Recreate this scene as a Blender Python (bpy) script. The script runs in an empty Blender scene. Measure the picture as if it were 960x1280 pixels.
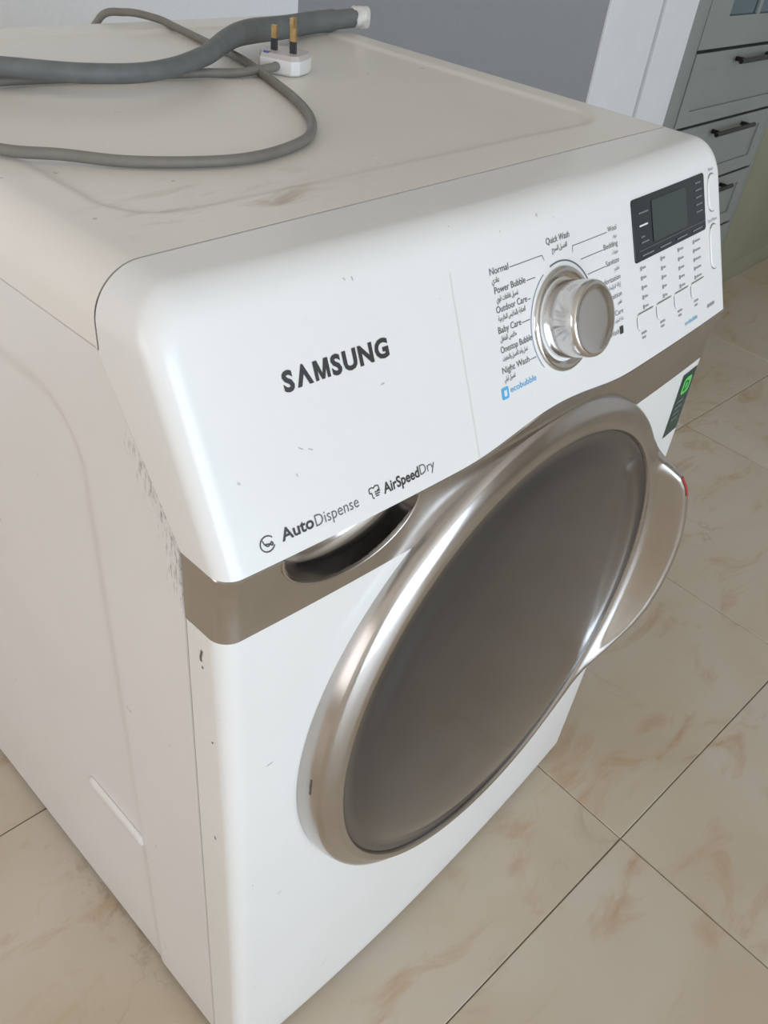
import bpy, bmesh, math, random, unicodedata
from mathutils import Vector, Matrix
random.seed(4)
SC = bpy.context.scene
COL = SC.collection
PI = math.pi

# ------------------------------------------------------------------ camera
FPX = 1026.68
cam = bpy.data.cameras.new('camera'); camo = bpy.data.objects.new('camera', cam); COL.objects.link(camo)
cam.sensor_fit = 'VERTICAL'; cam.sensor_height = 24.0; cam.lens = 24.0 * FPX / 1280.0
cam.clip_start = .02; cam.clip_end = 60
cr = Vector((0.68619697, -0.7200553, 0.10321863)); cu = Vector((0.40313521, 0.49455675, 0.76999715)); cf = Vector((0.605488, 0.48675865, -0.62964299))
M = Matrix(((cr.x, cu.x, -cf.x, -0.21394), (cr.y, cu.y, -cf.y, -0.24835512), (cr.z, cu.z, -cf.z, 1.17249305), (0, 0, 0, 1)))
camo.matrix_world = M
SC.camera = camo

# ------------------------------------------------------------------ world, lights, exposure
w = bpy.data.worlds.new('world'); SC.world = w; w.use_nodes = True
bg = w.node_tree.nodes['Background']; bg.inputs[0].default_value = (.62, .76, 1, 1); bg.inputs[1].default_value = .6
def area(name, loc, rot, sx, sy, power, color):
    l = bpy.data.lights.new(name, 'AREA'); l.shape = 'RECTANGLE'; l.size = sx; l.size_y = sy; l.energy = power; l.color = color
    o = bpy.data.objects.new(name, l); COL.objects.link(o); o.location = loc; o.rotation_euler = rot; return o
area('window_front_offscreen', (-.55, -4.12, 1.25), (PI / 2, 0, 0), 3.6, 2.1, 132, (.70, .835, 1.0))
area('window_left_offscreen', (-3.32, .5, 1.40), (PI / 2, 0, -PI / 2), 2.0, 1.7, 18, (1.0, .90, .85))
vs = SC.view_settings
vs.view_transform = 'Standard'; vs.look = 'None'; vs.gamma = 1; vs.use_curve_mapping = False; vs.exposure = 0.12

# ------------------------------------------------------------------ materials
MATS = {}
def new_mat(name):
    m = bpy.data.materials.new(name); m.use_nodes = True
    nt = m.node_tree; return m, nt, nt.nodes['Principled BSDF']
def N(nt, t, **kw):
    n = nt.nodes.new(t)
    for k, v in kw.items(): setattr(n, k, v)
    return n
def ramp(nt, fac, stops):
    r = N(nt, 'ShaderNodeValToRGB'); e = r.color_ramp.elements
    while len(e) < len(stops): e.new(.5)
    for el, (p, c) in zip(e, stops):
        el.position = p; el.color = (*c, 1) if len(c) == 3 else c
    nt.links.new(fac, r.inputs[0]); return r
def noise(nt, scale, detail=3, rough=.5, vec=None, dist=0):
    n = N(nt, 'ShaderNodeTexNoise'); n.inputs['Scale'].default_value = scale; n.inputs['Detail'].default_value = detail
    n.inputs['Roughness'].default_value = rough; n.inputs['Distortion'].default_value = dist
    if vec is not None: nt.links.new(vec, n.inputs['Vector'])
    return n
def mixc(nt, fac, a, b, mode='MIX'):
    m = N(nt, 'ShaderNodeMix', data_type='RGBA', blend_type=mode)
    for s, v in ((0, fac), (6, a), (7, b)):
        if isinstance(v, (int, float)): m.inputs[s].default_value = v
        elif isinstance(v, tuple): m.inputs[s].default_value = (*v, 1)
        else: nt.links.new(v, m.inputs[s])
    return m.outputs[2]
def math_(nt, op, a, b=None, clamp=False):
    m = N(nt, 'ShaderNodeMath', operation=op, use_clamp=clamp)
    for i, v in enumerate((a, b)):
        if v is None: continue
        if isinstance(v, (int, float)): m.inputs[i].default_value = v
        else: nt.links.new(v, m.inputs[i])
    return m.outputs[0]
def band(nt, val, a, b, c, d):
    """0 below a, 1 between b and c, 0 above d"""
    up = N(nt, 'ShaderNodeMapRange', interpolation_type='SMOOTHSTEP'); nt.links.new(val, up.inputs[0]); up.inputs[1].default_value = a; up.inputs[2].default_value = b
    dn = N(nt, 'ShaderNodeMapRange', interpolation_type='SMOOTHSTEP'); nt.links.new(val, dn.inputs[0]); dn.inputs[1].default_value = c; dn.inputs[2].default_value = d; dn.inputs[3].default_value = 1; dn.inputs[4].default_value = 0
    return math_(nt, 'MULTIPLY', up.outputs[0], dn.outputs[0])
def plain(name, col, rough=.5, metal=0, coat=0, spec=.5, noisy=0, nscale=20, bump=0):
    m, nt, b = new_mat(name)
    b.inputs['Roughness'].default_value = rough; b.inputs['Metallic'].default_value = metal
    b.inputs['Coat Weight'].default_value = coat; b.inputs['Specular IOR Level'].default_value = spec
    tc = N(nt, 'ShaderNodeTexCoord')
    n = noise(nt, nscale, 4, .55, tc.outputs['Object'])
    lo = tuple(max(0, c * (1 - noisy)) for c in col); hi = tuple(min(1, c * (1 + noisy)) for c in col)
    r = ramp(nt, n.outputs[0], [(.3, lo), (.7, hi)]); nt.links.new(r.outputs[0], b.inputs['Base Color'])
    if bump:
        bp = N(nt, 'ShaderNodeBump'); bp.inputs['Strength'].default_value = bump; bp.inputs['Distance'].default_value = .001
        nt.links.new(n.outputs[0], bp.inputs['Height']); nt.links.new(bp.outputs[0], b.inputs['Normal'])
    MATS[name] = m; return m

def specks(nt, col, vec, dens=.74, scale=90, dark=(.25, .2, .16), amount=.5):
    n = noise(nt, scale, 2, .5, vec); n2 = noise(nt, 9, 2, .5, vec)
    a = N(nt, 'ShaderNodeMapRange'); nt.links.new(n.outputs[0], a.inputs[0]); a.inputs[1].default_value = dens; a.inputs[2].default_value = dens + .03
    b = N(nt, 'ShaderNodeMapRange'); nt.links.new(n2.outputs[0], b.inputs[0]); b.inputs[1].default_value = .5; b.inputs[2].default_value = .6
    f = math_(nt, 'MULTIPLY', math_(nt, 'MULTIPLY', a.outputs[0], b.outputs[0], True), amount)
    return mixc(nt, f, col, dark)

def white_plastic():
    m, nt, b = new_mat('white_plastic')
    tc = N(nt, 'ShaderNodeTexCoord'); v = tc.outputs['Object']
    n = noise(nt, 6, 3, .5, v)
    base = ramp(nt, n.outputs[0], [(.3, (.79, .77, .725)), (.7, (.82, .80, .76))]).outputs[0]
    base = specks(nt, base, v, .735, 110, (.35, .3, .25), .5)
    nt.links.new(base, b.inputs['Base Color'])
    b.inputs['Roughness'].default_value = .32; b.inputs['Coat Weight'].default_value = .25; b.inputs['Coat Roughness'].default_value = .12
    MATS['white_plastic'] = m
def enamel():
    """cream-yellowed enamel of lid and side with smudges, specks and black scuffs along the side seam"""
    for nm, ca, cb_ in (('lid_enamel', (.79, .74, .665), (.83, .78, .71)), ('side_enamel', (.755, .72, .685), (.79, .755, .72))):
        m, nt, b = new_mat(nm)
        tc = N(nt, 'ShaderNodeTexCoord'); v = tc.outputs['Object']
        n = noise(nt, 5, 4, .55, v)
        base = ramp(nt, n.outputs[0], [(.3, ca), (.7, cb_)]).outputs[0]
        base = specks(nt, base, v, .72, 80, (.35, .24, .16), .55)
        sep = N(nt, 'ShaderNodeSeparateXYZ'); nt.links.new(v, sep.inputs[0])
        if nm == 'lid_enamel':
            mp = N(nt, 'ShaderNodeMapping'); nt.links.new(v, mp.inputs[0]); mp.inputs['Scale'].default_value = (9, 26, 1); mp.inputs['Rotation'].default_value = (0, 0, .5)
            sm = noise(nt, 1.6, 5, .65, mp.outputs[0], .6)
            a = N(nt, 'ShaderNodeMapRange'); nt.links.new(sm.outputs[0], a.inputs[0]); a.inputs[1].default_value = .52; a.inputs[2].default_value = .72
            reg = math_(nt, 'MULTIPLY', band(nt, sep.outputs[0], .02, .08, .16, .3), band(nt, sep.outputs[1], .16, .18, .21, .27))
            base = mixc(nt, math_(nt, 'MULTIPLY', math_(nt, 'MULTIPLY', a.outputs[0], reg), .75), base, (.46, .33, .22))
        else:
            mp = N(nt, 'ShaderNodeMapping'); nt.links.new(v, mp.inputs[0]); mp.inputs['Scale'].default_value = (1, 420, 75); mp.inputs['Rotation'].default_value = (-.5, 0, 0)
            sm = noise(nt, 1.0, 4, .7, mp.outputs[0])
            # distance behind the slanted seam
            seam = math_(nt, 'ADD', math_(nt, 'MULTIPLY', math_(nt, 'MAXIMUM', math_(nt, 'SUBTRACT', sep.outputs[2], .816), 0), .65), .082)
            dd = math_(nt, 'SUBTRACT', sep.outputs[1], seam)
            reg = math_(nt, 'MULTIPLY', band(nt, dd, -.02, -.01, .004, .045), band(nt, sep.outputs[2], .70, .80, .86, .915))
            a = N(nt, 'ShaderNodeMapRange'); thr = math_(nt, 'SUBTRACT', .74, math_(nt, 'MULTIPLY', reg, .27))
            f = math_(nt, 'MULTIPLY', math_(nt, 'SUBTRACT', sm.outputs[0], thr), 6, True)
            f = math_(nt, 'MULTIPLY', f, math_(nt, 'GREATER_THAN', reg, .02))
            base = mixc(nt, math_(nt, 'MULTIPLY', f, .7), base, (.13, .125, .12))
        nt.links.new(base, b.inputs['Base Color'])
        b.inputs['Roughness'].default_value = .38; b.inputs['Coat Weight'].default_value = .15; b.inputs['Coat Roughness'].default_value = .2
        MATS[nm] = m
def chrome(name, col, rough, pits=.5):
    m, nt, b = new_mat(name)
    tc = N(nt, 'ShaderNodeTexCoord'); v = tc.outputs['Object']
    n = noise(nt, 260, 3, .6, v); n2 = noise(nt, 12, 3, .6, v)
    r = ramp(nt, n2.outputs[0], [(.3, tuple(c * .93 for c in col)), (.7, col)])
    nt.links.new(r.outputs[0], b.inputs['Base Color'])
    rr = N(nt, 'ShaderNodeMapRange'); nt.links.new(n2.outputs[0], rr.inputs[0]); rr.inputs[1].default_value = .35; rr.inputs[2].default_value = .7; rr.inputs[3].default_value = rough; rr.inputs[4].default_value = rough + .07
    nt.links.new(rr.outputs[0], b.inputs['Roughness']); b.inputs['Metallic'].default_value = 1
    bp = N(nt, 'ShaderNodeBump'); bp.inputs['Strength'].default_value = pits * .06; bp.inputs['Distance'].default_value = .0006
    nt.links.new(n.outputs[0], bp.inputs['Height']); nt.links.new(bp.outputs[0], b.inputs['Normal'])
    MATS[name] = m
def tile_mat():
    m, nt, b = new_mat('marble_tile')
    tc = N(nt, 'ShaderNodeTexCoord'); oi = N(nt, 'ShaderNodeObjectInfo')
    off = N(nt, 'ShaderNodeVectorMath', operation='SCALE'); cmb = N(nt, 'ShaderNodeCombineXYZ')
    nt.links.new(oi.outputs['Random'], cmb.inputs[2]); nt.links.new(cmb.outputs[0], off.inputs[0]); off.inputs['Scale'].default_value = 40
    add = N(nt, 'ShaderNodeVectorMath', operation='ADD'); nt.links.new(tc.outputs['Object'], add.inputs[0]); nt.links.new(off.outputs[0], add.inputs[1])
    v = add.outputs[0]
    n1 = noise(nt, 3.2, 4, .55, v, .5)
    base = ramp(nt, n1.outputs[0], [(.28, (.53, .425, .30)), (.5, (.57, .475, .36)), (.72, (.60, .52, .425))]).outputs[0]
    mp = N(nt, 'ShaderNodeMapping'); nt.links.new(v, mp.inputs[0]); mp.inputs['Scale'].default_value = (1.7, 3.8, 1); mp.inputs['Rotation'].default_value = (0, 0, .6)
    n2 = noise(nt, 3.9, 4, .6, mp.outputs[0], .8)
    a = N(nt, 'ShaderNodeMapRange'); nt.links.new(n2.outputs[0], a.inputs[0]); a.inputs[1].default_value = .54; a.inputs[2].default_value = .76
    base = mixc(nt, math_(nt, 'MULTIPLY', a.outputs[0], .8), base, (.45, .265, .13))
    n3 = noise(nt, 2.2, 5, .6, v, 1.6)          # thin veins where the noise crosses one half
    d = math_(nt, 'ABSOLUTE', math_(nt, 'SUBTRACT', n3.outputs[0], .5))
    vv = N(nt, 'ShaderNodeMapRange'); nt.links.new(d, vv.inputs[0]); vv.inputs[1].default_value = 0; vv.inputs[2].default_value = .012; vv.inputs[3].default_value = 1; vv.inputs[4].default_value = 0
    n4 = noise(nt, 5, 2, .5, v)
    vm = N(nt, 'ShaderNodeMapRange'); nt.links.new(n4.outputs[0], vm.inputs[0]); vm.inputs[1].default_value = .54; vm.inputs[2].default_value = .68
    base = mixc(nt, math_(nt, 'MULTIPLY', math_(nt, 'MULTIPLY', vv.outputs[0], vm.outputs[0]), .38), base, (.30, .19, .11))
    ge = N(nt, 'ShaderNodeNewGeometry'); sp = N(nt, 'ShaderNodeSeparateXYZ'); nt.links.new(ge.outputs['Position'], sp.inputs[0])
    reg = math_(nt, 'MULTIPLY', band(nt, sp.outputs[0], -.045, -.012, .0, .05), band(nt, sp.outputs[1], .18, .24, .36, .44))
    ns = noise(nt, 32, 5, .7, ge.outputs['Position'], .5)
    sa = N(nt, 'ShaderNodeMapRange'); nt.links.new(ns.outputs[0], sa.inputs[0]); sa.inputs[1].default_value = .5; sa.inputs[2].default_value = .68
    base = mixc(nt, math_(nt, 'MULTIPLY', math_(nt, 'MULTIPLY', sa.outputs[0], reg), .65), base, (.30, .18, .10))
    nt.links.new(base, b.inputs['Base Color']); b.inputs['Roughness'].default_value = .33
    MATS['marble_tile'] = m
white_plastic(); enamel(); tile_mat()
chrome('chrome', (.56, .53, .50), .18)
chrome('dial_chrome', (.70, .68, .66), .12, .3)
m, nt, b = new_mat('door_glass')
tc = N(nt, 'ShaderNodeTexCoord'); nn = noise(nt, 7, 4, .6, tc.outputs['Object'])
nt.links.new(ramp(nt, nn.outputs[0], [(.3, (.022, .020, .020)), (.7, (.029, .026, .025))]).outputs[0], b.inputs['Base Color'])
b.inputs['Roughness'].default_value = .22; b.inputs['Coat Weight'].default_value = .6; b.inputs['Coat Roughness'].default_value = .1; b.inputs['IOR'].default_value = 1.6
MATS['door_glass'] = m
plain('print_grey', (.13, .125, .125), .5)
plain('print_light', (.30, .30, .31), .5)
plain('print_dark', (.04, .037, .037), .4)
plain('print_blue', (.09, .42, .72), .5)
plain('print_pale', (.5, .5, .5), .5)
plain('print_slate', (.20, .27, .36), .5)
plain('print_white', (.75, .77, .77), .5)
plain('display_glass', (.020, .025, .027), .2, spec=.25)
plain('lcd', (.045, .055, .052), .3, spec=.25)
plain('display_print', (.16, .17, .18), .5)
plain('chip_brown', (.16, .13, .10), .7)
plain('chip_grey', (.45, .43, .41), .6)
plain('seam_dark', (.10, .09, .075), .7)
plain('seam_cream', (.74, .725, .66), .5)
plain('sticker_green', (.012, .045, .035), .35, noisy=.2)
plain('logo_green', (.10, .62, .12), .4)
plain('hose_grey', (.145, .155, .148), .55, noisy=.12, nscale=60)
plain('cable_grey', (.21, .195, .165), .5, noisy=.08, nscale=60)
plain('plug_white', (.78, .77, .74), .4, noisy=.05)
plain('fitting_white', (.72, .69, .64), .6, noisy=.15, nscale=80, bump=.5)
plain('plug_face', (.56, .51, .47), .35)
plain('pin_sleeve', (.03, .035, .04), .4)
plain('brass', (.55, .38, .17), .35, metal=1, noisy=.2, nscale=200)
plain('fuse_blue', (.10, .14, .35), .4)
plain('foot_rubber', (.04, .04, .04), .8)
plain('red_mark', (.38, .05, .045), .3)
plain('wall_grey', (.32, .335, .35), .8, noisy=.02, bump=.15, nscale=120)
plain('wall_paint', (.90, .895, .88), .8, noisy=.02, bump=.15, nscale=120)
plain('wall_paint_warm', (.74, .66, .56), .85, noisy=.02)
plain('ceiling_paint', (.82, .76, .68), .9, noisy=.01)
plain('casing_paint', (.72, .72, .71), .5, noisy=.02)
plain('grout', (.30, .24, .18), .9, noisy=.1)
plain('cabinet_paint', (.245, .26, .235), .45, noisy=.04, nscale=6)
plain('cabinet_olive', (.25, .245, .16), .4, noisy=.06, nscale=5)
plain('handle_bronze', (.028, .026, .024), .35, metal=.6)
plain('teal_glass', (.02, .07, .085), .08, coat=.5)
plain('window_frame_white', (.75, .75, .74), .4)

# ------------------------------------------------------------------ helpers
def link(name, me, mat, parent=None):
    o = bpy.data.objects.new(name, me); COL.objects.link(o)
    if mat and not me.materials: me.materials.append(MATS[mat])
    if parent is not None: o.parent = parent
    return o
def tag(o, label=None, cat=None, group=None, kind=None):
    for k, v in (('label', label), ('category', cat), ('group', group), ('kind', kind)):
        if v: o[k] = v
    return o
def mesh(name, vs_, fs, mat, parent=None, smooth=True, ang=35):
    me = bpy.data.meshes.new(name); me.from_pydata([tuple(v) for v in vs_], [], fs); me.validate()
    bm = bmesh.new(); bm.from_mesh(me); bmesh.ops.remove_doubles(bm, verts=bm.verts, dist=1e-6); bmesh.ops.recalc_face_normals(bm, faces=bm.faces); bm.to_mesh(me); bm.free()
    if smooth:
        me.shade_smooth(); me.set_sharp_from_angle(angle=math.radians(ang))
    return link(name, me, mat, parent)
def grid(rows):
    """rows: list of equally long lists of points -> verts, faces"""
    n = len(rows[0]); v = [p for r in rows for p in r]
    f = [(i * n + j, i * n + j + 1, (i + 1) * n + j + 1, (i + 1) * n + j) for i in range(len(rows) - 1) for j in range(n - 1)]
    return v, f
def join(*parts):
    V = []; F = []
    for v, f in parts:
        o = len(V); V += v; F += [tuple(i + o for i in q) for q in f]
    return V, F
def boxvf(x0, x1, y0, y1, z0, z1):
    v = [(x, y, z) for z in (z0, z1) for y in (y0, y1) for x in (x0, x1)]
    return v, [(0, 2, 3, 1), (4, 5, 7, 6), (0, 1, 5, 4), (2, 6, 7, 3), (0, 4, 6, 2), (1, 3, 7, 5)]
def bevbox(name, x0, x1, y0, y1, z0, z1, mat, parent=None, bev=.003, seg=2):
    v, f = boxvf(x0, x1, y0, y1, z0, z1)
    me = bpy.data.meshes.new(name); me.from_pydata(v, [], f)
    bm = bmesh.new(); bm.from_mesh(me); bmesh.ops.recalc_face_normals(bm, faces=bm.faces)
    if bev: bmesh.ops.bevel(bm, geom=bm.edges[:], offset=bev, segments=seg, profile=.5, affect='EDGES', clamp_overlap=True)
    bm.to_mesh(me); bm.free(); me.shade_smooth(); me.set_sharp_from_angle(angle=math.radians(40))
    return link(name, me, mat, parent)
def catmull(pts, n=10):
    P = [Vector(p) for p in pts]; P = [2 * P[0] - P[1]] + P + [2 * P[-1] - P[-2]]; out = []
    for i in range(1, len(P) - 2):
        for k in range(n):
            t = k / n; a, b, c, d = P[i - 1:i + 3]
            out.append(.5 * ((2 * b) + (c - a) * t + (2 * a - 5 * b + 4 * c - d) * t * t + (3 * b - a - 3 * c + d) * t ** 3))
    out.append(P[-2]); return out
def tube(name, path, r, mat, parent=None, seg=16):
    rows = []; up = Vector((0, 0, 1)); prev = None
    for i, p in enumerate(path):
        t = (path[min(i + 1, len(path) - 1)] - path[max(i - 1, 0)]).normalized()
        if prev is None: nrm = t.orthogonal().normalized()
        else: nrm = (prev - t * prev.dot(t)).normalized()
        prev = nrm; bn = t.cross(nrm)
        rr = r(i / (len(path) - 1)) if callable(r) else r
        rows.append([p + (nrm * math.cos(a) + bn * math.sin(a)) * rr for a in [2 * PI * k / seg for k in range(seg + 1)]])
    v, f = grid(rows); n = seg + 1
    f += [tuple(range(n - 1, 0, -1)), tuple((len(rows) - 1) * n + k for k in range(n - 1))]
    return mesh(name, v, f, mat, parent, ang=50)
def empty(name, loc):
    o = bpy.data.objects.new(name, None); COL.objects.link(o); o.location = loc; o.empty_display_size = .1; return o

# ------------------------------------------------------------------ room
TS = .6; TA = math.radians(-3.54); TO = Vector((.618, -.141, 0))
ROOM = dict(x0=-3.4, x1=4.6, y0=-4.2, y1=1.74, z1=2.7)
fl = mesh('floor', *boxvf(-3.5, 4.7, -4.3, 1.9, -.06, -.003), 'grout', None, smooth=False); tag(fl, kind='structure')
tme = None; g = .0009
for i in range(-8, 8):
    for j in range(-8, 5):
        c = TO + Vector((math.cos(TA) * (i + .5) - math.sin(TA) * (j + .5), math.sin(TA) * (i + .5) + math.cos(TA) * (j + .5), 0)) * TS
        if not (ROOM['x0'] - .4 < c.x < ROOM['x1'] + .4 and ROOM['y0'] - .4 < c.y < ROOM['y1'] + .4): continue
        if tme is None:
            t = bevbox('tile', -TS / 2 + g, TS / 2 - g, -TS / 2 + g, TS / 2 - g, -.010, 0, 'marble_tile', fl, .0008, 1); tme = t.data
        else: t = link('tile', tme, None, fl)
        t.location = c; t.rotation_euler = (0, 0, TA)
def slab(name, x0, x1, y0, y1, z0, z1, mat, parent=None):
    o = mesh(name, *boxvf(x0, x1, y0, y1, z0, z1), mat, parent, smooth=False)
    if parent is None: tag(o, kind='structure')
    return o
slab('wall_back', -3.5, 1.70, 1.74, 1.86, 0, 2.7, 'wall_paint')
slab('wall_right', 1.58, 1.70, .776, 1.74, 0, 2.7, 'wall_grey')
slab('wall_kitchen', 1.70, 4.7, 1.40, 1.52, 0, 2.7, 'wall_paint')
slab('wall_end', 4.6, 4.72, -4.3, 1.40, 0, 2.7, 'wall_paint')
# the window walls, each built round its opening
wf = mesh('wall_front', *join(boxvf(-3.5, -2.38, -4.32, -4.2, 0, 2.7), boxvf(1.28, 4.7, -4.32, -4.2, 0, 2.7), boxvf(-2.38, 1.28, -4.32, -4.2, 2.32, 2.7), boxvf(-2.38, 1.28, -4.32, -4.2, 0, .18)), 'wall_paint_warm', None, smooth=False); tag(wf, kind='structure')
wl = mesh('wall_left', *join(boxvf(-3.52, -3.4, -4.2, -.52, 0, 2.7), boxvf(-3.52, -3.4, 1.52, 1.86, 0, 2.7), boxvf(-3.52, -3.4, -.52, 1.52, 2.27, 2.7), boxvf(-3.52, -3.4, -.52, 1.52, 0, .53)), 'wall_paint_warm', None, smooth=False); tag(wl, kind='structure')
slab('ceiling', -3.5, 4.7, -4.3, 1.9, 2.7, 2.8, 'ceiling_paint')
def window(name, horiz, a0, a1, z0, z1, c):
    parts = []
    for (u0, u1, w0, w1) in ((a0, a0 + .05, z0, z1), (a1 - .05, a1, z0, z1), ((a0 + a1) / 2 - .03, (a0 + a1) / 2 + .03, z0, z1), (a0, a1, z0, z0 + .05), (a0, a1, z1 - .05, z1)):
        parts.append(boxvf(u0, u1, c - .03, c + .03, w0, w1) if horiz else boxvf(c - .03, c + .03, u0, u1, w0, w1))
    return tag(mesh(name, *join(*parts), 'window_frame_white', None, smooth=False), kind='structure')
window('window_1', True, -2.38, 1.28, .18, 2.32, -4.27)
window('window_2', False, -.52, 1.52, .53, 2.27, -3.47)
# doorway casing in front of the wall end, two flat faces with a joint
def casing(name, x0, x1, y0):
    return tag(bevbox(name, x0, x1, y0, y0 + .02, 0, 2.3, 'casing_paint', None, .001, 1), kind='structure')
casing('trim_1', 1.5805, 1.808, .770)
casing('trim_2', 1.812, 1.972, .762)

# ------------------------------------------------------------------ kitchen cabinet with drawers
CY = .77
def framed_front(name, x0, x1, z0, z1, parent, inner=None, bar=.055):
    """a shaker front: four-sided raised frame round a recessed panel, one mesh"""
    y = CY
    parts = [boxvf(x0, x1, y + .004, y + .022, z0, z1), boxvf(x0, x0 + bar, y - .002, y + .006, z0, z1), boxvf(x1 - bar, x1, y - .002, y + .006, z0, z1),
             boxvf(x0 + bar, x1 - bar, y - .002, y + .006, z0, z0 + bar * .7), boxvf(x0 + bar, x1 - bar, y - .002, y + .006, z1 - bar * .7, z1)]
    return mesh(name, *join(*parts), 'cabinet_paint', parent, smooth=False)
def bar_handle(xc, z, parent):
    y = CY - .030
    path = [Vector((xc - .13, y, z)), Vector((xc, y, z)), Vector((xc + .13, y, z))]
    bar = tube('bar_handle', path, .0065, 'handle_bronze', parent, 12)
    for s in (-.1, .1):
        tube('handle_post', [Vector((xc + s, y, z)), Vector((xc + s, CY + .002, z))], .006, 'handle_bronze', bar, 10)
    return bar
cab = empty('kitchen_cabinet', (2.36, 1.05, 0))
tag(cab, 'tall grey-green kitchen cabinet with framed drawers below glazed doors', 'cabinet')
def under(o, root): o.parent = root; o.matrix_parent_inverse = Matrix.Translation(-root.location); return o
under(mesh('carcass', *join(boxvf(1.975, 2.745, .800, 1.38, .09, 2.2), boxvf(1.99, 2.73, .83, 1.38, 0, .09)), 'cabinet_paint', None, smooth=False), cab)
for (x0, x1) in ((1.978, 2.056), (2.724, 2.745)):
    under(bevbox('stile', x0, x1, CY - .002, .802, .09, 2.2, 'cabinet_paint', None, .003), cab)
for (z0, z1) in ((.656, .836), (.474, .648), (.290, .466), (.105, .282)):
    d = under(framed_front('drawer', 2.062, 2.720, z0, z1, None), cab)
    bar_handle(2.415, z1 - .024, d)
x0, x1, z0, z1, sl = 2.062, 2.720, .844, 2.15, .125
px_ = [x0 + sl, 2.362, 2.384, x1 - sl]; nz = 4; zs_ = [z0 + .072 + q * (z1 - z0 - .15) / nz for q in range(nz + 1)]
parts = [boxvf(x0, x0 + sl, CY, CY + .02, z0, z1), boxvf(x1 - sl, x1, CY, CY + .02, z0, z1), boxvf(x0 + sl, x1 - sl, CY, CY + .02, z0, z0 + .072), boxvf(x0 + sl, x1 - sl, CY, CY + .02, zs_[-1], z1), boxvf(px_[1], px_[2], CY + .003, CY + .018, zs_[0], zs_[-1])]
for q in range(1, nz): parts.append(boxvf(x0 + sl, x1 - sl, CY + .003, CY + .018, zs_[q] - .01, zs_[q] + .01))
d = under(mesh('glazed_door', *join(*parts), 'cabinet_paint', None, smooth=False), cab)
for a, b in ((px_[0], px_[1]), (px_[2], px_[3])):
    for q in range(nz):
        mesh('pane', *boxvf(a - .001, b + .001, CY + .008, CY + .012, zs_[q] - .001, zs_[q + 1] + .001), 'teal_glass', d, smooth=False)
unit = empty('base_unit', (3.45, 1.05, 0))
tag(unit, 'plain dark olive base unit with recessed plinth beside the drawers', 'cabinet')
under(mesh('carcass', *boxvf(2.75, 4.15, .80, 1.38, .085, .86), 'cabinet_olive', None, smooth=False), unit)
for (x0, x1) in ((2.752, 3.447), (3.453, 4.148)):
    under(bevbox('door_panel', x0, x1, CY, .802, .09, .855, 'cabinet_olive', None, .002), unit)
under(bevbox('plinth', 2.75, 4.15, .785, .83, 0, .086, 'cabinet_olive', None, .002), unit)
under(bevbox('worktop', 2.748, 4.16, .75, 1.39, .86, .895, 'cabinet_olive', None, .004), unit)

# ------------------------------------------------------------------ washing machine: surfaces in metres
W = .686; H = .975; ZL = .927; ZC = .816; ZB = .757; Z0 = .012; YB = .75
RC = .032; RS = .014; RT = .018
def bow(x): return (.013 if x < .343 else .008) * ((x - .343) / .3) ** 2
def yF(x, z):
    if z > ZC: return .022 + bow(x) + .44 * (z - ZC)
    if z > ZB: return .026 + bow(x) - .004 * (z - ZB) / (ZC - ZB)
    return .016 + bow(x) + .010 * (max(z, 0) / ZB) ** 3
def off(d, r): 
    if d >= r: return 0
    k = 1 - max(d, 0) / r; return r * (1 - math.sqrt(max(0, 1 - k * k)))
def seam(z): return .082 + .65 * (min(max(z, ZC), ZL) - ZC)
def arch(x):
    t = abs(x - .335) / .125
    return ZC + (.009 * .5 * (1 + math.cos(PI * t)) if t < 1 else 0)
def htop(x):
    e = min(x, W - x)
    return H if e >= RC else H - RC + math.sqrt(max(0, RC * RC - (RC - e) ** 2))
def ycon(x, z):
    e = min(x, W - x); zt = z - (H - RC)
    if e < RC and zt > 0:
        d = RC - math.hypot(RC - e, zt); r = RS + (RT - RS) * math.atan2(zt, RC - e) / (PI / 2)
    elif H - z < e: d = H - z; r = RT
    else: d = e; r = RS
    return yF(x, z) + off(d, r)
XS = [RS * (1 - math.cos(PI / 2 * k / 9)) for k in range(10)] + [RS + (RC - RS) * k / 6 for k in range(1, 7)]
XM = [RC + (W - 2 * RC) * k / 90 for k in range(1, 90)]
XS = XS + XM + [W - x for x in reversed(XS)]

wm = empty('washing_machine', (W / 2, .4, 0))
tag(wm, 'large white front-loading washing machine with chrome-ringed round door', 'washing machine')
def part(o): return under(o, wm)

# --- cabinet body: side sheets with pressed panel, back, base
def emboss(y, z):
    # recessed field with round front top corner; returns depth
    dx = min(y - .192, .70 - y); dz = .865 - z; r = .06
    if y < .192 + r and z > .865 - r: d = r - math.hypot(.192 + r - y, z - (.865 - r))
    else: d = min(dx, dz)
    t = max(0, min(1, d / .010)); t = t * t * (3 - 2 * t); return .0028 * t
def side_grid(x, s):
    rows = []
    for k in range(130):
        z = Z0 + (ZL - .0015 - Z0) * k / 129; ys = seam(z) + .0018
        rows.append([(x + s * .006, ys + .002, z), (x + s * .0015, ys + .0006, z)] + [(x + s * emboss(y, z), y, z) for y in [ys + .002 + (YB - ys - .002) * q / 110 for q in range(111)]])
    return grid(rows)
body = part(mesh('cabinet_body', *join(side_grid(.001, 1), side_grid(W - .001, -1), boxvf(.006, W - .006, .10, YB - .002, .02, .915), boxvf(.001, W - .001, YB - .004, YB, Z0, ZL - .002), boxvf(.02, W - .02, .06, YB, Z0, .03), boxvf(.006, W - .006, .065, .12, .02, .80)), 'side_enamel'))
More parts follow.
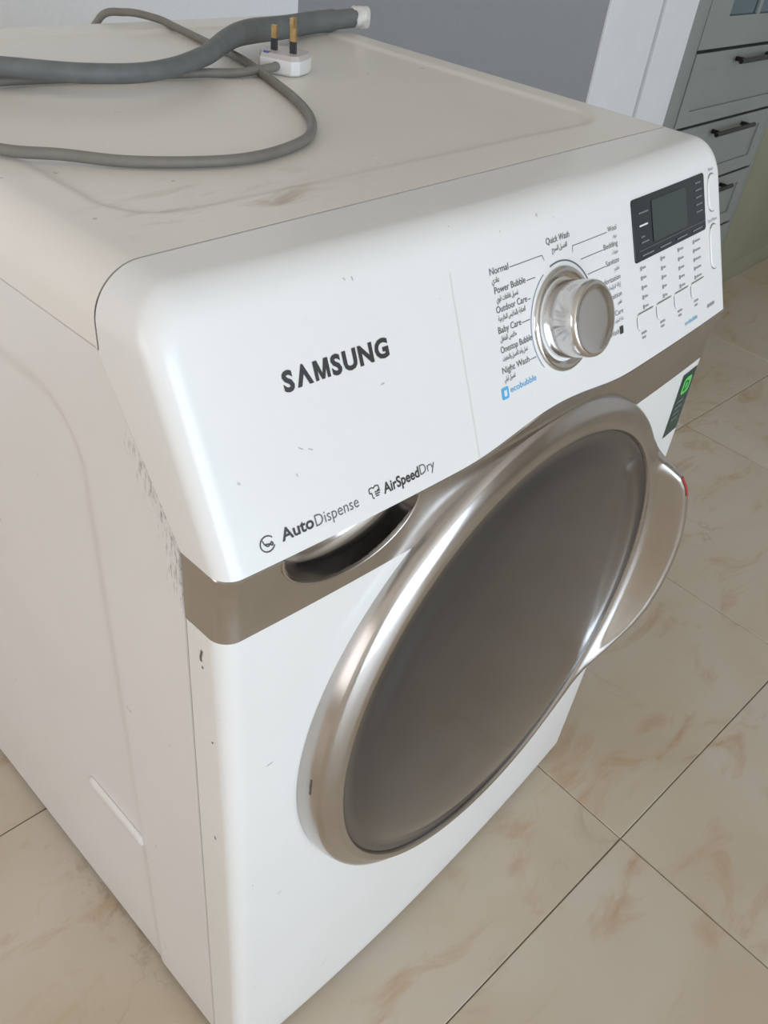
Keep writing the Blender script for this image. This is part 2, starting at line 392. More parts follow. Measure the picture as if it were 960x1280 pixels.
# pressed slot on the left side
rows = []
for k in range(25):
    a = 2 * PI * k / 24
    def sp(r, h): return (.0035 - h, .250 + (.045 if math.cos(a) >= 0 else -.045) + r * math.cos(a), .305 + r * math.sin(a))
    rows.append([sp(.010, 0), sp(.0085, .003), sp(.006, .0045), sp(.002, .0048)])
v, f = grid(rows); f.append(tuple(4 * k + 3 for k in range(24)))
part(mesh('side_slot', v, f, 'side_enamel', None, ang=60))
for x in (.05, W - .05):
    for y in (.12, .69):
        part(tube('leveling_foot', [Vector((x, y, 0)), Vector((x, y, .008)), Vector((x, y, .02))], .022, 'foot_rubber', None, 16))

# --- lid
def lid_z(x, y):
    e = min(x, W - x); z = htop(x)
    dy = YB - y
    z -= off(dy, .02)
    # recessed centre field with soft rim
    dx0 = min(x - .055, .628 - x); dy0 = min(y - .197, .690 - y); r = .05
    cx = max(.055 + r - x, x - (.628 - r), 0); cy = max(.197 + r - y, y - (.690 - r), 0)
    d = r - math.hypot(cx, cy) if (cx > 0 and cy > 0) else min(dx0, dy0)
    t = max(0, min(1, d / .009)); t = t * t * (3 - 2 * t)
    return z - .0026 * t
XL = [RC * (1 - math.cos(PI / 2 * k / 14)) for k in range(15)] + [RC + (W - 2 * RC) * k / 150 for k in range(1, 150)] + [W - RC * (1 - math.cos(PI / 2 * k / 14)) for k in range(14, -1, -1)]
YL = [.1525 + (.73 - .1525) * k / 150 for k in range(150)] + [YB - .02 * math.cos(PI / 2 * k / 8) for k in range(9)]
rows = [[(0, y, ZL)] + [(x, y, max(ZL, lid_z(x, y))) for x in XL] + [(W, y, ZL)] for y in YL]
rows.insert(0, [(min(max(p[0], .002), W - .002), .154, p[2] - .006) for p in rows[0]])
lv, lf = grid(rows)
part(mesh('top_lid', lv, lf, 'lid_enamel', None, ang=50))
for xa in (.0022, W - .010):
    part(mesh('lid_seam', *boxvf(xa, xa + .0078, .155, YB - .004, ZL - .004, ZL + .002), 'side_enamel', None, smooth=False))

# --- control panel (console)
VS = [k / 34 * .8 for k in range(34)] + [.8 + .2 * math.sin(PI / 2 * k / 16) for k in range(17)]
rows = []
for x in XS:
    zt = htop(x); zb = arch(x)
    rows.append([(x, ycon(x, zb + (zt - zb) * v), zb + (zt - zb) * v) for v in VS])
cv, cfc = grid(rows)
loop = rows[0] + [r[-1] for r in rows[1:-1]] + list(reversed(rows[-1]))
def back(p): return (p[0], (seam(p[2]) - .0006) if p[2] < ZL else .1508, p[2])
sk = [loop, [tuple((a + b) / 2 for a, b in zip(p, back(p))) for p in loop], [back(p) for p in loop], [(min(max(p[0], .003), W - .003), back(p)[1] + .001, p[2] - (.003 if p[2] > .9 else 0)) for p in loop]]
und = [[r[0] for r in rows], [(r[0][0], r[0][1] + .012, r[0][2]) for r in rows]]
con = part(mesh('control_panel', *join((cv, cfc), grid(sk), grid(und)), 'white_plastic', None, ang=38))

# --- surface frame for print on the console
CN = Vector((0, -1, .44)).normalized(); CS = Vector((0, .44, 1)).normalized(); KZ = CS.z
def onC(x, z, h=.0004):
    return Vector((x, yF(x, z), z)) + CN * h
def onC2(x0, z0, u, v, h=.0004): return onC(x0 + u, z0 + v * KZ, h)
def flat(name, V2, F, mat, parent, x0, z0, h=.0004, on=onC2):
    me = bpy.data.meshes.new(name); me.from_pydata([on(x0, z0, u, v, h) for u, v in V2], [], F)
    return link(name, me, mat, parent)
def glyphs(s, bold=0):
    c = bpy.data.curves.new('glyphs', 'FONT'); c.body = s; c.offset = bold; c.resolution_u = 3
    o = bpy.data.objects.new('glyphs', c); COL.objects.link(o)
    me = bpy.data.meshes.new_from_object(o)
    V2 = [(v.co.x, v.co.y) for v in me.vertices]; F = [tuple(p.vertices) for p in me.polygons]
    bpy.data.objects.remove(o); bpy.data.curves.remove(c); bpy.data.meshes.remove(me)
    return V2, F
CAP = .72
def text(name, s, x0, x1, z, cap, mat, parent, bold=0, on=onC2, VF=None):
    V2, F = VF or glyphs(s, bold)
    a = min(p[0] for p in V2); b = max(p[0] for p in V2); k = (x1 - x0) / (b - a); q = cap / CAP
    return flat(name, [((p[0] - a) * k, p[1] * q) for p in V2], F, mat, parent, x0, z, on=on)
# contextual Arabic letter forms from the Unicode decompositions
FORMS = {}
for cp in range(0xFE80, 0xFEFD):
    d = unicodedata.decomposition(chr(cp)).split()
    if len(d) == 2: FORMS.setdefault(chr(int(d[1], 16)), {})[d[0][1:-1]] = chr(cp)
    elif len(d) == 3 and d[1:] == ['0644', '0627']: FORMS.setdefault('LA', {})[d[0][1:-1]] = chr(cp)
def arabic(s):
    out = []
    for word in s.split(' '):
        L = []; i = 0
        while i < len(word):
            if word[i] == '\u0644' and i + 1 < len(word) and word[i + 1] == '\u0627': L.append('LA'); i += 2
            else: L.append(word[i]); i += 1
        res = []
        for i, ch in enumerate(L):
            fm = FORMS.get(ch, {})
            pj = i > 0 and 'initial' in FORMS.get(L[i - 1], {}) and 'final' in fm
            nj = i + 1 < len(L) and 'initial' in fm and 'final' in FORMS.get(L[i + 1], {})
            k = 'medial' if pj and nj else 'final' if pj else 'initial' if nj else 'isolated'
            res.append(fm.get(k, ch))
        out.append(''.join(reversed(res)))
    return ' '.join(reversed(out))
def bars(name, segs, wd, mat, parent, h=.0004, on=onC2, x0=0, z0=0):
    """thin printed strokes; segs = polylines of (x, z) on the console"""
    V = []; F = []
    for pl in segs:
        for (a, b), (c, d) in zip(pl, pl[1:]):
            L = math.hypot(c - a, d - b) or 1; nx, nz = -(d - b) / L * wd / 2, (c - a) / L * wd / 2; o = len(V)
            V += [(a + nx, b + nz), (c + nx, d + nz), (c - nx, d - nz), (a - nx, b - nz)]; F.append((o, o + 1, o + 2, o + 3))
    me = bpy.data.meshes.new(name); me.from_pydata([on(u, v_, 0, 0, h) for u, v_ in V], [], F)
    return link(name, me, mat, parent)
def rrect(x0, x1, z0, z1, r, n=6):
    P = []
    for cx, cz, a0 in ((x1 - r, z1 - r, 0), (x0 + r, z1 - r, PI / 2), (x0 + r, z0 + r, PI), (x1 - r, z0 + r, 1.5 * PI)):
        P += [(cx + r * math.cos(a0 + PI / 2 * k / n), cz + r * math.sin(a0 + PI / 2 * k / n)) for k in range(n + 1)]
    return P
def plate(name, P, hgt, mat, parent, base=-.001, bev=.0004, on=onC):
    n = len(P); cx = sum(p[0] for p in P) / n; cz = sum(p[1] for p in P) / n
    ins = lambda s: [(cx + (p[0] - cx) * (1 - s / max(abs(p[0] - cx), .003)) if abs(p[0] - cx) > s else p[0], cz + (p[1] - cz) * (1 - s / max(abs(p[1] - cz), .003)) if abs(p[1] - cz) > s else p[1]) for p in P]
    rings = [[on(x, z, base) for x, z in P], [on(x, z, hgt - bev) for x, z in P], [on(x, z, hgt) for x, z in ins(bev)]]
    V = [p for r in rings for p in r]; F = [(i * n + j, i * n + (j + 1) % n, (i + 1) * n + (j + 1) % n, (i + 1) * n + j) for i in range(2) for j in range(n)]
    F.append(tuple(2 * n + j for j in range(n)))
    return mesh(name, V, F, mat, parent, ang=30)

# maker's lettering, letter by letter (the A has no crossbar)
x = 0; V_ = []; F_ = []
for ch in 'S^MSUNG':
    if ch == 'M':
        a = []; bq = []
        for pl in ([(0, 0), (.15, 0), (.15, .72), (0, .72)], [(.55, 0), (.70, 0), (.70, .72), (.55, .72)], [(.02, .72), (.19, .72), (.42, 0), (.28, 0)], [(.51, .72), (.68, .72), (.42, 0), (.28, 0)]):
            bq.append(tuple(range(len(a), len(a) + 4))); a += pl
    else: a, bq = glyphs('V' if ch == '^' else ch, .042)
    if ch == '^':
        a = [(-p[0], CAP - p[1]) for p in a]
    mn = min(p[0] for p in a); mx = max(p[0] for p in a); o = len(V_)
    V_ += [(p[0] - mn + x, p[1]) for p in a]; F_ += [tuple(i + o for i in q) for q in bq]; x += mx - mn + .10
text('brand_lettering', '', .0755, .1625, .9086, .0125, 'print_dark', con, VF=(V_, F_))
text('feature_lettering', 'Auto', .0472, .0725, .8268, .0085, 'print_dark', con, .022)
text('feature_lettering', 'Dispense', .0738, .1105, .8262, .0085, 'print_grey', con, -.006)
text('feature_lettering', 'AirSpeed', .1335, .1680, .8262, .0080, 'print_dark', con, .020)
text('feature_lettering', 'Dry', .1690, .1840, .8265, .0080, 'print_grey', con, -.006)
circ = [(.0365 + .0052 * math.cos(a), .8295 + .0052 * KZ * math.sin(a)) for a in [math.radians(35 + 300 * k / 30) for k in range(31)]]
bars('feature_icon', [circ, [(.0335, .8325), (.0342, .8298), (.0385, .8288)], [(.0345, .8293), (.0365, .8278), (.0385, .8288)], [(.0395, .8300), (.0405, .8285), (.0393, .8275), (.0385, .8285), (.0395, .8300)]], .0008, 'print_dark', con)
bars('feature_icon', [[(.1210, .8305), (.1210, .8335), (.1235, .8340), (.1250, .8330), (.1268, .8342), (.1295, .8336), (.1298, .8310), (.1280, .8308)], [(.1210, .8305), (.1228, .8305), (.1232, .8268), (.1245, .8265)], [(.1255, .8302), (.1305, .8302)], [(.1255, .8288), (.1300, .8288)], [(.1258, .8274), (.1290, .8274)]], .0007, 'print_dark', con)
part(bars('drawer_seam', [[(.2325, .8175), (.2325, .945)]], .0016, 'seam_cream', None, .0002))
LAB = [('Normal', .2740, .2965, .9345, '\u0639\u0627\u062f\u064a'), ('Power Bubble', .2765, .3150, .9215, '\u063a\u0633\u064a\u0644 \u0641\u0642\u0627\u0639\u0627\u062a \u0642\u0648\u064a'),
       ('Outdoor Care', .2755, .3140, .9085, '\u0627\u0644\u0639\u0646\u0627\u064a\u0629 \u0628\u0627\u0644\u0645\u0644\u0627\u0628\u0633 \u0627\u0644\u062e\u0627\u0631\u062c\u064a\u0629'), ('Baby Care', .2745, .3030, .8945, '\u0645\u0644\u0627\u0628\u0633 \u0627\u0644\u0637\u0641\u0644'),
       ('Onestop Bubble', .2740, .3140, .8808, '\u063a\u0633\u0644 \u0648\u0627\u062d\u062f \u0644\u0644\u063a\u0633\u064a\u0644 \u0648\u0627\u0644\u062a\u062c\u0641\u064a\u0641'), ('Night Wash', .2725, .3070, .8665, '\u063a\u0633\u064a\u0644 \u0644\u064a\u0644\u064a')]
AW = [.009, .027, .034, .020, .032, .014]
for (s, a, bb, z, ar), aw in zip(LAB, AW):
    text('program_label', s, a, bb, z, .0052, 'print_grey', con, .004)
    text('program_label', arabic(ar), a + .001, a + .001 + aw, z - .0056, .0040, 'print_grey', con, .01)
text('program_label', 'Quick Wash', .3475, .3805, .9412, .0052, 'print_grey', con, .004)
text('program_label', arabic('\u0627\u0644\u063a\u0633\u064a\u0644 \u0627\u0644\u0633\u0631\u064a\u0639'), .3540, .3760, .9352, .0040, 'print_grey', con, .01)
for s, a, z, ar, aw in (('Wool', .4400, .9335, '\u0635\u0648\u0641', .007), ('Bedding', .4310, .9215, '\u0645\u0641\u0631\u0648\u0634\u0627\u062a', .010), ('Sanitize', .4320, .9085, '\u062a\u0639\u0642\u064a\u0645', .008),
                        ('Deodorization', .4140, .8952, '\u0625\u0632\u0627\u0644\u0629 \u0627\u0644\u0631\u0627\u0626\u062d\u0629', .020), ('Sanitization', .4180, .8815, '\u062a\u0637\u0647\u064a\u0631', .008), ('Drying Care', .4180, .8675, '\u0639\u0646\u0627\u064a\u0629 \u0627\u0644\u062a\u062c\u0641\u064a\u0641', .016), ('Air Wash', .4190, .8525, None, 0)):
    r = .4545 if ar else .4440
    text('program_label', s, a, r, z, .0048, 'print_grey', con, -.004)
    if ar: text('program_label', arabic(ar), r - .0005 - aw, r - .0005, z - .0056, .0036, 'print_grey', con, .0)
flat('program_icon', rrect(.4455, .4520, .8510, .8575, .001, 3), [tuple(range(16))], 'print_dark', con, 0, 0, on=lambda a, c_, u, v_, h: onC(u, v_, h))
KX, KZc, KR = .361, .8845, .042
def pol(r, a): return (KX + r * math.cos(a), KZc + r * KZ * math.sin(a))
for sg in [[(.298, .9355), (.340, .9355), (.3425, .9315)], [(.3165, .9225), (.328, .9225)], [(.3150, .9095), (.3185, .9095)], [(.304, .8955), (.3145, .8955)], [(.308, .8675), (.3165, .8675)], [(.383, .9295), (.3835, .934), (.438, .934)], [(.394, .9222), (.430, .9222)], [(.402, .9092), (.431, .9092)]]:
    bars('leader_line', [sg], .0005, 'print_grey', con)
bars('dial_ring', [[pol(.0465, math.radians(a)) for a in range(15, 106, 3)]], .0011, 'print_grey', con)
bars('dial_ring', [[pol(.0465, math.radians(a)) for a in range(118, 222, 3)]], .0007, 'print_slate', con)
flat('bubble_logo', rrect(.2680, .2765, .8485, .8570, .0012, 3), [tuple(range(16))], 'print_blue', con, 0, 0, on=lambda a, c_, u, v_, h: onC(u, v_, h))
flat('bubble_logo', rrect(.2705, .2740, .8505, .8550, .0006, 3), [tuple(range(16))], 'print_white', con, 0, 0, .0006, on=lambda a, c_, u, v_, h: onC(u, v_, h))
text('bubble_lettering', 'ecobubble', .2790, .3130, .8512, .0052, 'print_blue', con, .004)

# display
plate('display', rrect(.4825, .6355, .9005, .9505, .003), .0012, 'display_glass', con)
DSP = con.children[-1]
flat('screen', rrect(.519, .592, .9115, .9450, .002), [tuple(range(28))], 'lcd', DSP, 0, 0, .0014, on=lambda a, c_, u, v_, h: onC(u, v_, h))
bars('display_mark', [[(.4935, .9285), (.5095, .9285)]], .0014, 'print_white', DSP, .0015)
rnd = random.Random(3)
dm = [[(.4935, .9385), (.5120, .9385)], [(.4950, .9195), (.5020, .9195)], [(.4950, .9150), (.5100, .9150)]]
for k in range(5): dm.append([(.613, .9440 - .0062 * k), (.625 + .006 * rnd.random(), .9440 - .0062 * k)])
for k in range(4): dm.append([(.495 + .036 * k, .9045), (.518 + .036 * k, .9045)])
bars('display_mark', dm, .0013, 'display_print', DSP, .0015)
bars('display_mark', [[(.490, .9088), (.634, .9088)]], .0004, 'display_print', DSP, .0015)
# small option legends, four columns of five, and the buttons under them
for cx, n, wd in ((.4915, 5, .006), (.5320, 5, .005), (.5690, 5, .008), (.6040, 5, .013)):
    for k in range(n):
        z = .8945 - .0080 * k
        bars('option_mark', [[(cx, z), (cx + .0030, z)]], .0034, 'print_light', con)
        bars('option_mark', [[(cx + .0042, z), (cx + .0042 + wd, z)]], .0016, 'print_light', con)
for k in range(4):
    x0 = .4785 + .0385 * k
    bt = plate('push_button', rrect(x0, x0 + .032, .8455, .8585, .003), .0010, 'white_plastic', con)
    bars('button_outline', [[(x0 + .032, .8590), (x0 + .003, .8590), (x0 - .0003, .8560), (x0 - .0003, .8480), (x0 + .002, .8453)]], .0007, 'print_grey', bt, .0006)
    bars('option_mark', [[(x0 + .006, .8415), (x0 + .016, .8415)], [(x0 + .007, .8375), (x0 + .014, .8375)]], .0018, 'print_light', con)
text('bubble_lettering', 'ecobubble', .5760, .6060, .8248, .0045, 'print_blue', con, .004)
bars('option_mark', [[(.632, .8290), (.650, .8290)]], .0030, 'print_light', con)
for zc, hh, s in ((.9300, .0165, 'Power'), (.8810, .0205, 'Start/Pause')):
    P = rrect(.6450, .6665, zc - hh, zc + hh, .0106, 8)
    pb = plate('pill_button', P, .0018, 'white_plastic', con, bev=.0008)
    xc = .6557
    bars('button_outline', [P + P[:1]], .0004, 'print_pale', pb, .0004)
    for sg in (1, -1):
        ce = zc + sg * (hh - .0106)
        bars('button_outline', [[(xc + .0109 * math.cos(a), ce + sg * .0109 * math.sin(a)) for a in [math.radians(45 + 90 * k / 10) for k in range(11)]]], .0009, 'print_grey', pb, .0006)
    text('program_label', s, .6490 - (.006 if len(s) > 5 else 0), .6620 + (.004 if len(s) > 5 else 0), zc + hh + .0028, .0036, 'print_light', con, 0)

# --- program dial: dished chrome base and knob
def lathe(prof, O, ax, e1, e2, n=64):
    rows = [[O + (e1 * math.cos(2 * PI * k / n) + e2 * math.sin(2 * PI * k / n)) * r + ax * h for k in range(n + 1)] for r, h in prof]
    return grid(rows)
KO = onC(KX, KZc, 0); E1 = Vector((1, 0, 0))
part(mesh('dial_base', *lathe([(.0425, -.004), (.0425, .0010), (.0415, .0022), (.0385, .0026), (.0360, .0012), (.0330, -.0005), (.0300, -.001), (.001, -.001)], KO, CN, E1, CS), 'dial_chrome', None, ang=50))
kb = part(mesh('program_knob', *lathe([(.0315, -.001), (.0312, .010), (.0308, .0255), (.0300, .0285), (.0285, .0296), (.0265, .0296), (.0255, .0290), (.018, .0284), (0, .0282)], KO, CN, E1, CS), 'dial_chrome', None, ang=40))

# --- chrome band with the scooped drawer grip
rows = []
CXd, AX, AZ = .104, .0605, .043
XB = [RS * (1 - math.cos(PI / 2 * k / 9)) for k in range(10)] + [RS + (.20 - RS) * k / 140 for k in range(1, 141)] + [.20 + (W - RS - .20) * k / 80 for k in range(1, 81)] + [W - RS * (1 - math.cos(PI / 2 * k / 9)) for k in range(8, -1, -1)]
for x in XB:
    zt = arch(x) - .0008; r = []
    for q in range(41):
        v = q / 40; z = ZB + (zt - ZB) * v; y = yF(x, z) - .0012 + off(min(x, W - x), RS) + .0022 * math.sin(PI * v)
        u = ((x - CXd) / AX) ** 2 + ((ZC - z) / AZ) ** 2
        r.append((x, y, z))
    r = [(x, r[0][1] + .006, ZB)] + r + [(x, r[-1][1] + .004, zt + .001), (x, r[-1][1] + .006, zt + .005)]
    rows.append(r)
ends = [[(0.0002, .0815, p[2]) for p in rows[0]], rows[0]], [rows[-1], [(W - .0002, .0815, p[2]) for p in rows[-1]]]
bv, bf = grid(rows)
bf = [q for q in bf if not all(((bv[i][0] - CXd) / AX) ** 2 + ((ZC - bv[i][2]) / AZ) ** 2 < .985 for i in q)]
bnd = part(mesh('chrome_band', *join((bv, bf), grid(ends[0]), grid(ends[1])), 'chrome', None, ang=50))
rim = [Vector((CXd + AX * math.cos(a), yF(CXd + AX * math.cos(a), ZC + AZ * math.sin(a)) - .0008, ZC - .001 + AZ * math.sin(a))) for a in [PI + PI * k / 40 for k in range(41)]]
under(tube('grip_rim', rim, .0011, 'chrome', None, 8), bnd).parent = bnd
bpy.data.objects['grip_rim'].matrix_parent_inverse = Matrix.Translation((0, 0, 0))

rows = []
for k in range(49):
    a = PI + PI * k / 48; r = []
    for q in range(17):
        t = PI / 2 * q / 16; rho = math.cos(t); x = CXd + AX * rho * math.cos(a); z = ZC - .0005 + AZ * rho * math.sin(a)
        r.append((x, yF(x, z) - .0008 + .034 * math.sin(t) ** .4, z))
    rows.append(r)
sc_ = mesh('drawer_grip', *grid(rows), 'chrome', bnd, ang=60)

# --- lower front panel
rows = []
ZS = [Z0 + .012 * (1 - math.cos(PI / 2 * k / 5)) for k in range(6)] + [Z0 + .012 + (ZB - Z0 - .012) * k / 60 for k in range(1, 61)]
for x in XS:
    rows.append([(x, yF(x, z) + off(min(x, W - x), RS) + off(z - Z0, .012), z) for z in ZS])
fv = grid(rows)
ends = [[(0, .0800, p[2]) for p in rows[0]], rows[0]], [rows[-1], [(W, .0800, p[2]) for p in rows[-1]]]
folded = [[(.004, .0805, p[2]) for p in rows[0]], [(0, .0800, p[2]) for p in rows[0]]]
bot = [[r[0] for r in rows], [(r[0][0], .08, Z0) for r in rows]]
topl = [[r[-1] for r in rows], [(r[-1][0], r[-1][1] + .01, r[-1][2]) for r in rows]]
fp = part(mesh('front_panel', *join(fv, grid(ends[0]), grid(ends[1]), grid(folded), grid(bot), grid(topl)), 'white_plastic', None, ang=60))

# --- chips, scratches and flecks
onL = lambda y, z, u, v_, h: Vector((-.0003, y, z))
for pl, wd in (([(.0640, .7380), (.0660, .7300), (.0655, .7260)], .0022), ([(.0640, .7215), (.0645, .7195)], .0016), ([(.0560, .6420), (.0575, .6400)], .0014), ([(.0600, .5030), (.0590, .4990)], .0016)):
    part(bars('chip', [pl], wd, 'chip_brown', None, on=onL))
onF = lambda x, z, u, v_, h: Vector((x, yF(x, z) + off(min(x, W - x), RS) - .0003, z))
for pl in ([(.019, .43), (.0195, .427)], [(.024, .31), (.025, .3095)], [(.021, .205), (.0215, .203)], [(.034, .60), (.040, .601)], [(.29, .060), (.303, .066)], [(.12, .10), (.128, .108)]):
    part(bars('scratch', [pl], .0007, 'chip_grey', None, on=onF))
for pl in ([(.137, .9600), (.1385, .9585)], [(.1440, .9595), (.1445, .9570)], [(.075, .876), (.078, .874)], [(.082, .873), (.085, .8715)], [(.150, .893), (.153, .8935)], [(.069, .862), (.0695, .860)]):
    part(bars('scratch', [pl], .0006, 'chip_grey', None))

# --- energy sticker on the front panel
def onP(x, z, h=.0004): return Vector((x, yF(x, z) + off(min(x, W - x), RS) - h, z))
def onP2(x0, z0, u, v, h=.0004): return onP(x0 + u, z0 + v, h)
rows = [[onP(.634 + .038 * i / 10, .662 + .084 * j / 12) for j in range(13)] for i in range(11)]
st = part(mesh('energy_sticker', *grid(rows), 'sticker_green'))
flat('sticker_logo', rrect(.6420, .6640, .7165, .7390, .006, 4), [tuple(range(20))], 'logo_green', st, 0, 0, .0008, on=lambda a, c_, u, v_, h: onP(u, v_, h))
text('sticker_lettering', 'D', .6470, .6590, .7210, .0135, 'sticker_green', st, .02, on=lambda a, c_, u, v_, h: onP(a + u, c_ + v_, .0011))
for k in range(4):
    bars('sticker_mark', [[(.640, .708 - .008 * k), (.658, .708 - .008 * k)]], .0026, 'display_print', st, .0008, on=lambda a, c_, u, v_, h: onP(a, c_, h))

# --- door: ring with forward-flaring handle, dark glass
DO = Vector((.343, .020, .532)); TT = math.radians(3)
D2 = Vector((0, math.sin(TT), math.cos(TT))); DN = Vector((0, -math.cos(TT), math.sin(TT)))
HK = [(-180, 0), (-62, 0), (-54, .03), (-47, .10), (-42, .20), (-37, .35), (-31, .56), (-25, .75), (-19, .88), (-12, .96), (-4, 1.0), (4, 1.0), (12, .95), (18, .89), (22, .82), (25, .70), (27.5, .46), (30, .22), (33, .07), (37, 0), (180, 0)]
def hw(a):
    for (a0, h0), (a1, h1) in zip(HK, HK[1:]):
        if a0 <= a <= a1:
            t = (a - a0) / (a1 - a0); t = t if 0 < h0 and 0 < h1 else t
            return h0 + (h1 - h0) * t
    return 0
AN = [-180 + 2 * k for k in range(64)] + [-52 + .75 * k for k in range(121)] + [39 + 3 * k for k in range(48)]
AN = sorted(set(round(a, 3) for a in AN if a < 180)) + [180]
def ring_pt(a, r, h, shift=0):
    t = math.radians(a); return DO + E1 * (r * math.cos(t)) + D2 * (r * math.sin(t) + shift) + DN * h
rows = []; wall_rows = []
for a in AN:
    wq = hw(a); b_ = math.sin(math.radians(a)); lo = max(0, -b_)
    he = .0115 - .003 * lo + .047 * wq; R = .2765 + .004 * wq
    wall_rows.append([ring_pt(a, r, h, .005) for r, h in ((R + .0015, -.034), (R + .0015, 0), (R, he - .0035), (R - .0012, he))])
    prof = [(R - .0012, he), (R - .0025, he + .0022), (R - .005, he + .0042), (R - .008, he + .0062 - .003 * wq), (R - .0105, he + .0075 - .006 * wq), (R - .0125, he + .0083 - .010 * wq)]
    hi = .021
    r_in = .2505; h5 = prof[-1][1]; r5 = prof[-1][0]
    for q in (.25, .5, .75):
        h = h5 + (hi - h5) * (q if wq < .02 else 1 - (1 - q) ** (1 + 1.1 * wq)); prof.append((r5 + (r_in + .003 - r5) * q, h + .0015 * math.sin(PI * q) * (1 - wq)))
    prof += [(r_in + .003, hi), (r_in + .0008, hi - .0008), (r_in, hi - .0030), (r_in - .001, .012)]
    rows.append([ring_pt(a, r, h, .005 if i < 6 else .005 * (r - r_in) / (.2685 - r_in) if r > r_in else 0) for i, (r, h) in enumerate(prof)])
door = part(mesh('door', *grid(rows), 'chrome', None, ang=40)); tag(door, 'chrome door ring flaring forward into a grip')
mesh('door_rim', *grid(wall_rows), 'chrome', door, ang=40)
mesh('door_glass', *lathe([(.2515, .012), (.2502, .0165), (.2480, .0178), (.2440, .0160), (.2350, .0175), (.2250, .0212), (.2100, .0240), (.17, .0275), (.11, .0300), (.05, .0312), (0, .0315)], DO, DN, E1, D2, 96), 'door_glass', door, ang=60)
# latch notch in the ring wall and a red mark on the grip edge
na = [ring_pt(a, .2772, h, .005) for h in (-.004, .006) for a in (174, 176, 178)]
mesh('latch_notch', *grid([na[:3], na[3:]]), 'seam_dark', door)
i0 = [k for k, a in enumerate(AN) if 19 <= a <= 25.5]
rows_r = [[Vector(rows[k][q]) + DN * .0007 for q in (1, 2, 3)] for k in i0]
mesh('red_mark', *grid(rows_r), 'red_mark', door)
# ------------------------------------------------------------------ drain hose, power cable with plug
LZ = H - .0026
hp = [(.06, .80, .70), (.055, .788, .93), (.055, .744, .996), (.07, .65, .988), (.100, .560, .9895), (.148, .506, .9905), (.196, .470, .9905), (.252, .459, .9905), (.327, .488, .9915), (.40, .540, .9935), (.445, .562, .9945), (.531, .600, .9885), (.60, .626, .9862), (.666, .618, .9906)]
hose = empty('drain_hose', (.3, .55, LZ))
tag(hose, 'thick grey drain hose lying across the rear of the machine top', 'hose')
HP = catmull(hp, 12)
under(tube('hose', HP, lambda t: (.0082 if t < .58 else .0082 + .0043 * min(1, (t - .58) / .2)) - (.0015 if t > .965 else 0), 'hose_grey', None, 20), hose)
ed = (HP[-1] - HP[-3]).normalized(); e1_ = ed.orthogonal().normalized(); e2_ = ed.cross(e1_)
rows = []
for (r, h) in ((.006, -.002), (.0108, -.003), (.0124, .001), (.0120, .008), (.0132, .010), (.0124, .018), (.008, .020), (0, .0195)):
    rows.append([HP[-1] + ed * h + (e1_ * math.cos(a) + e2_ * math.sin(a)) * r * (1 + .13 * math.sin(3 * a + h * 200)) for a in [2 * PI * k / 28 for k in range(29)]])
under(mesh('hose_fitting', *grid(rows), 'fitting_white', None, ang=40), hose)

cb = empty('power_cable', (.3, .4, LZ))
tag(cb, 'thin grey power cable looped on the machine top, ending in a white plug', 'power cable')
PC = Vector((.4290, .4830, LZ + .0004)); A1 = Vector((.38, -.925, 0)).normalized(); A2 = Vector((.925, .38, 0)).normalized()
cp = [(.36, .80, .60), (.365, .785, .90), (.380, .762, .972), (.405, .742, .9835), (.428, .712, .9815), (.430, .674, .9785), (.420, .600, .9772), (.408, .530, .9772), (.3855, .464, .9772), (.355, .386, .9772), (.322, .325, .9772), (.281, .282, .9772), (.234, .263, .9772), (.191, .260, .9772), (.150, .273, .9772), (.113, .295, .9772), (.082, .320, .9790), (.050, .345, .9800), (.035, .40, .9802), (.040, .46, .9800), (.075, .515, .9790), (.14, .524, .9772), (.246, .505, .9772), (.326, .490, .9772), (.365, .478, .9775), (.3995, .4420, .983)]
cp[-1] = tuple(PC + A2 * -.026 + Vector((0, 0, .0075)))
cp.append(tuple(PC + A2 * -.018 + Vector((0, 0, .0085))))
under(tube('cable', catmull(cp, 12), .0042, 'cable_grey', None, 14), cb)
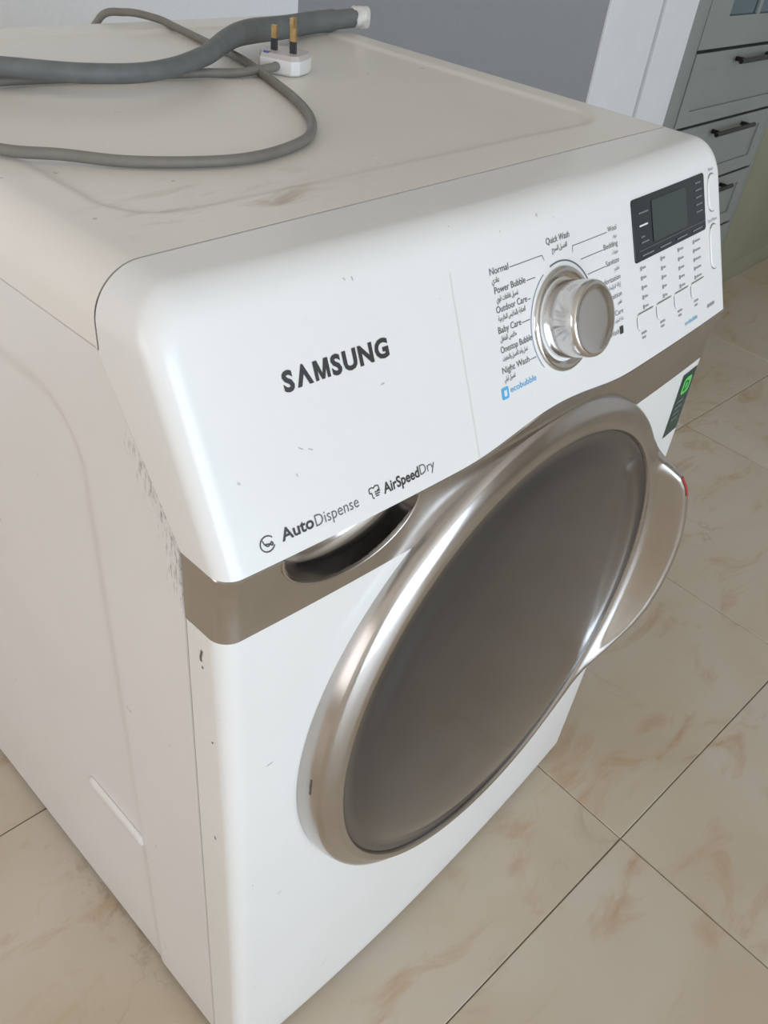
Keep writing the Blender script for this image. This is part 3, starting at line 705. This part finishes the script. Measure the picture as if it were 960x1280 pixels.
def plugP(u, v, h): return PC + A1 * u + A2 * v + Vector((0, 0, h))
out = [(-.024, -.012), (-.018, -.020), (.018, -.020), (.024, -.012), (.025, .008), (.020, .024), (.010, .029), (-.010, .029), (-.020, .024), (-.025, .008)]
n = len(out)
rings = [[plugP(u * s, v * s, h) for u, v in out] for s, h in ((.90, 0), (1.0, .002), (1.0, .0135), (.985, .0145))]
Vp = [p for r in rings for p in r]; Fp = [(i * n + j, i * n + (j + 1) % n, (i + 1) * n + (j + 1) % n, (i + 1) * n + j) for i in range(3) for j in range(n)] + [tuple(range(n - 1, -1, -1)), tuple(3 * n + j for j in range(n))]
pb = under(mesh('plug', Vp, Fp, 'plug_white', None, ang=25), cb)
rings = [[plugP(u * s, v * s, h) for u, v in out] for s, h in ((.985, .0145), (.95, .0175), (.90, .0190))]
Vp = [p for r in rings for p in r]; Fp = [(i * n + j, i * n + (j + 1) % n, (i + 1) * n + (j + 1) % n, (i + 1) * n + j) for i in range(2) for j in range(n)] + [tuple(2 * n + j for j in range(n))]
def pinbox(u, v, wu, wv, h0, h1):
    V = [plugP(u + a, v + c_, h) for h in (h0, h1) for c_ in (-wv, wv) for a in (-wu, wu)]
    return V, [(0, 2, 3, 1), (4, 5, 7, 6), (0, 1, 5, 4), (2, 6, 7, 3), (0, 4, 6, 2), (1, 3, 7, 5)]
def sub(o): o.parent = pb; o.matrix_parent_inverse = pb.matrix_world.inverted(); return o
bpy.context.view_layer.update()
sub(mesh('plug_face', Vp, Fp, 'plug_face', None, ang=25))
for u in (-.011, .011):
    sub(mesh('pin_sleeve', *pinbox(u, -.002, .0031, .0020, .017, .0300), 'pin_sleeve', None, smooth=False))
    sub(mesh('pin', *pinbox(u, -.002, .0029, .0018, .0295, .0420), 'brass', None, smooth=False))
sub(mesh('pin', *pinbox(0, .019, .0020, .0040, .017, .0480), 'brass', None, smooth=False))
sub(mesh('fuse_mark', *pinbox(-.012, -.0165, .003, .002, .0165, .0200), 'fuse_blue', None, smooth=False))
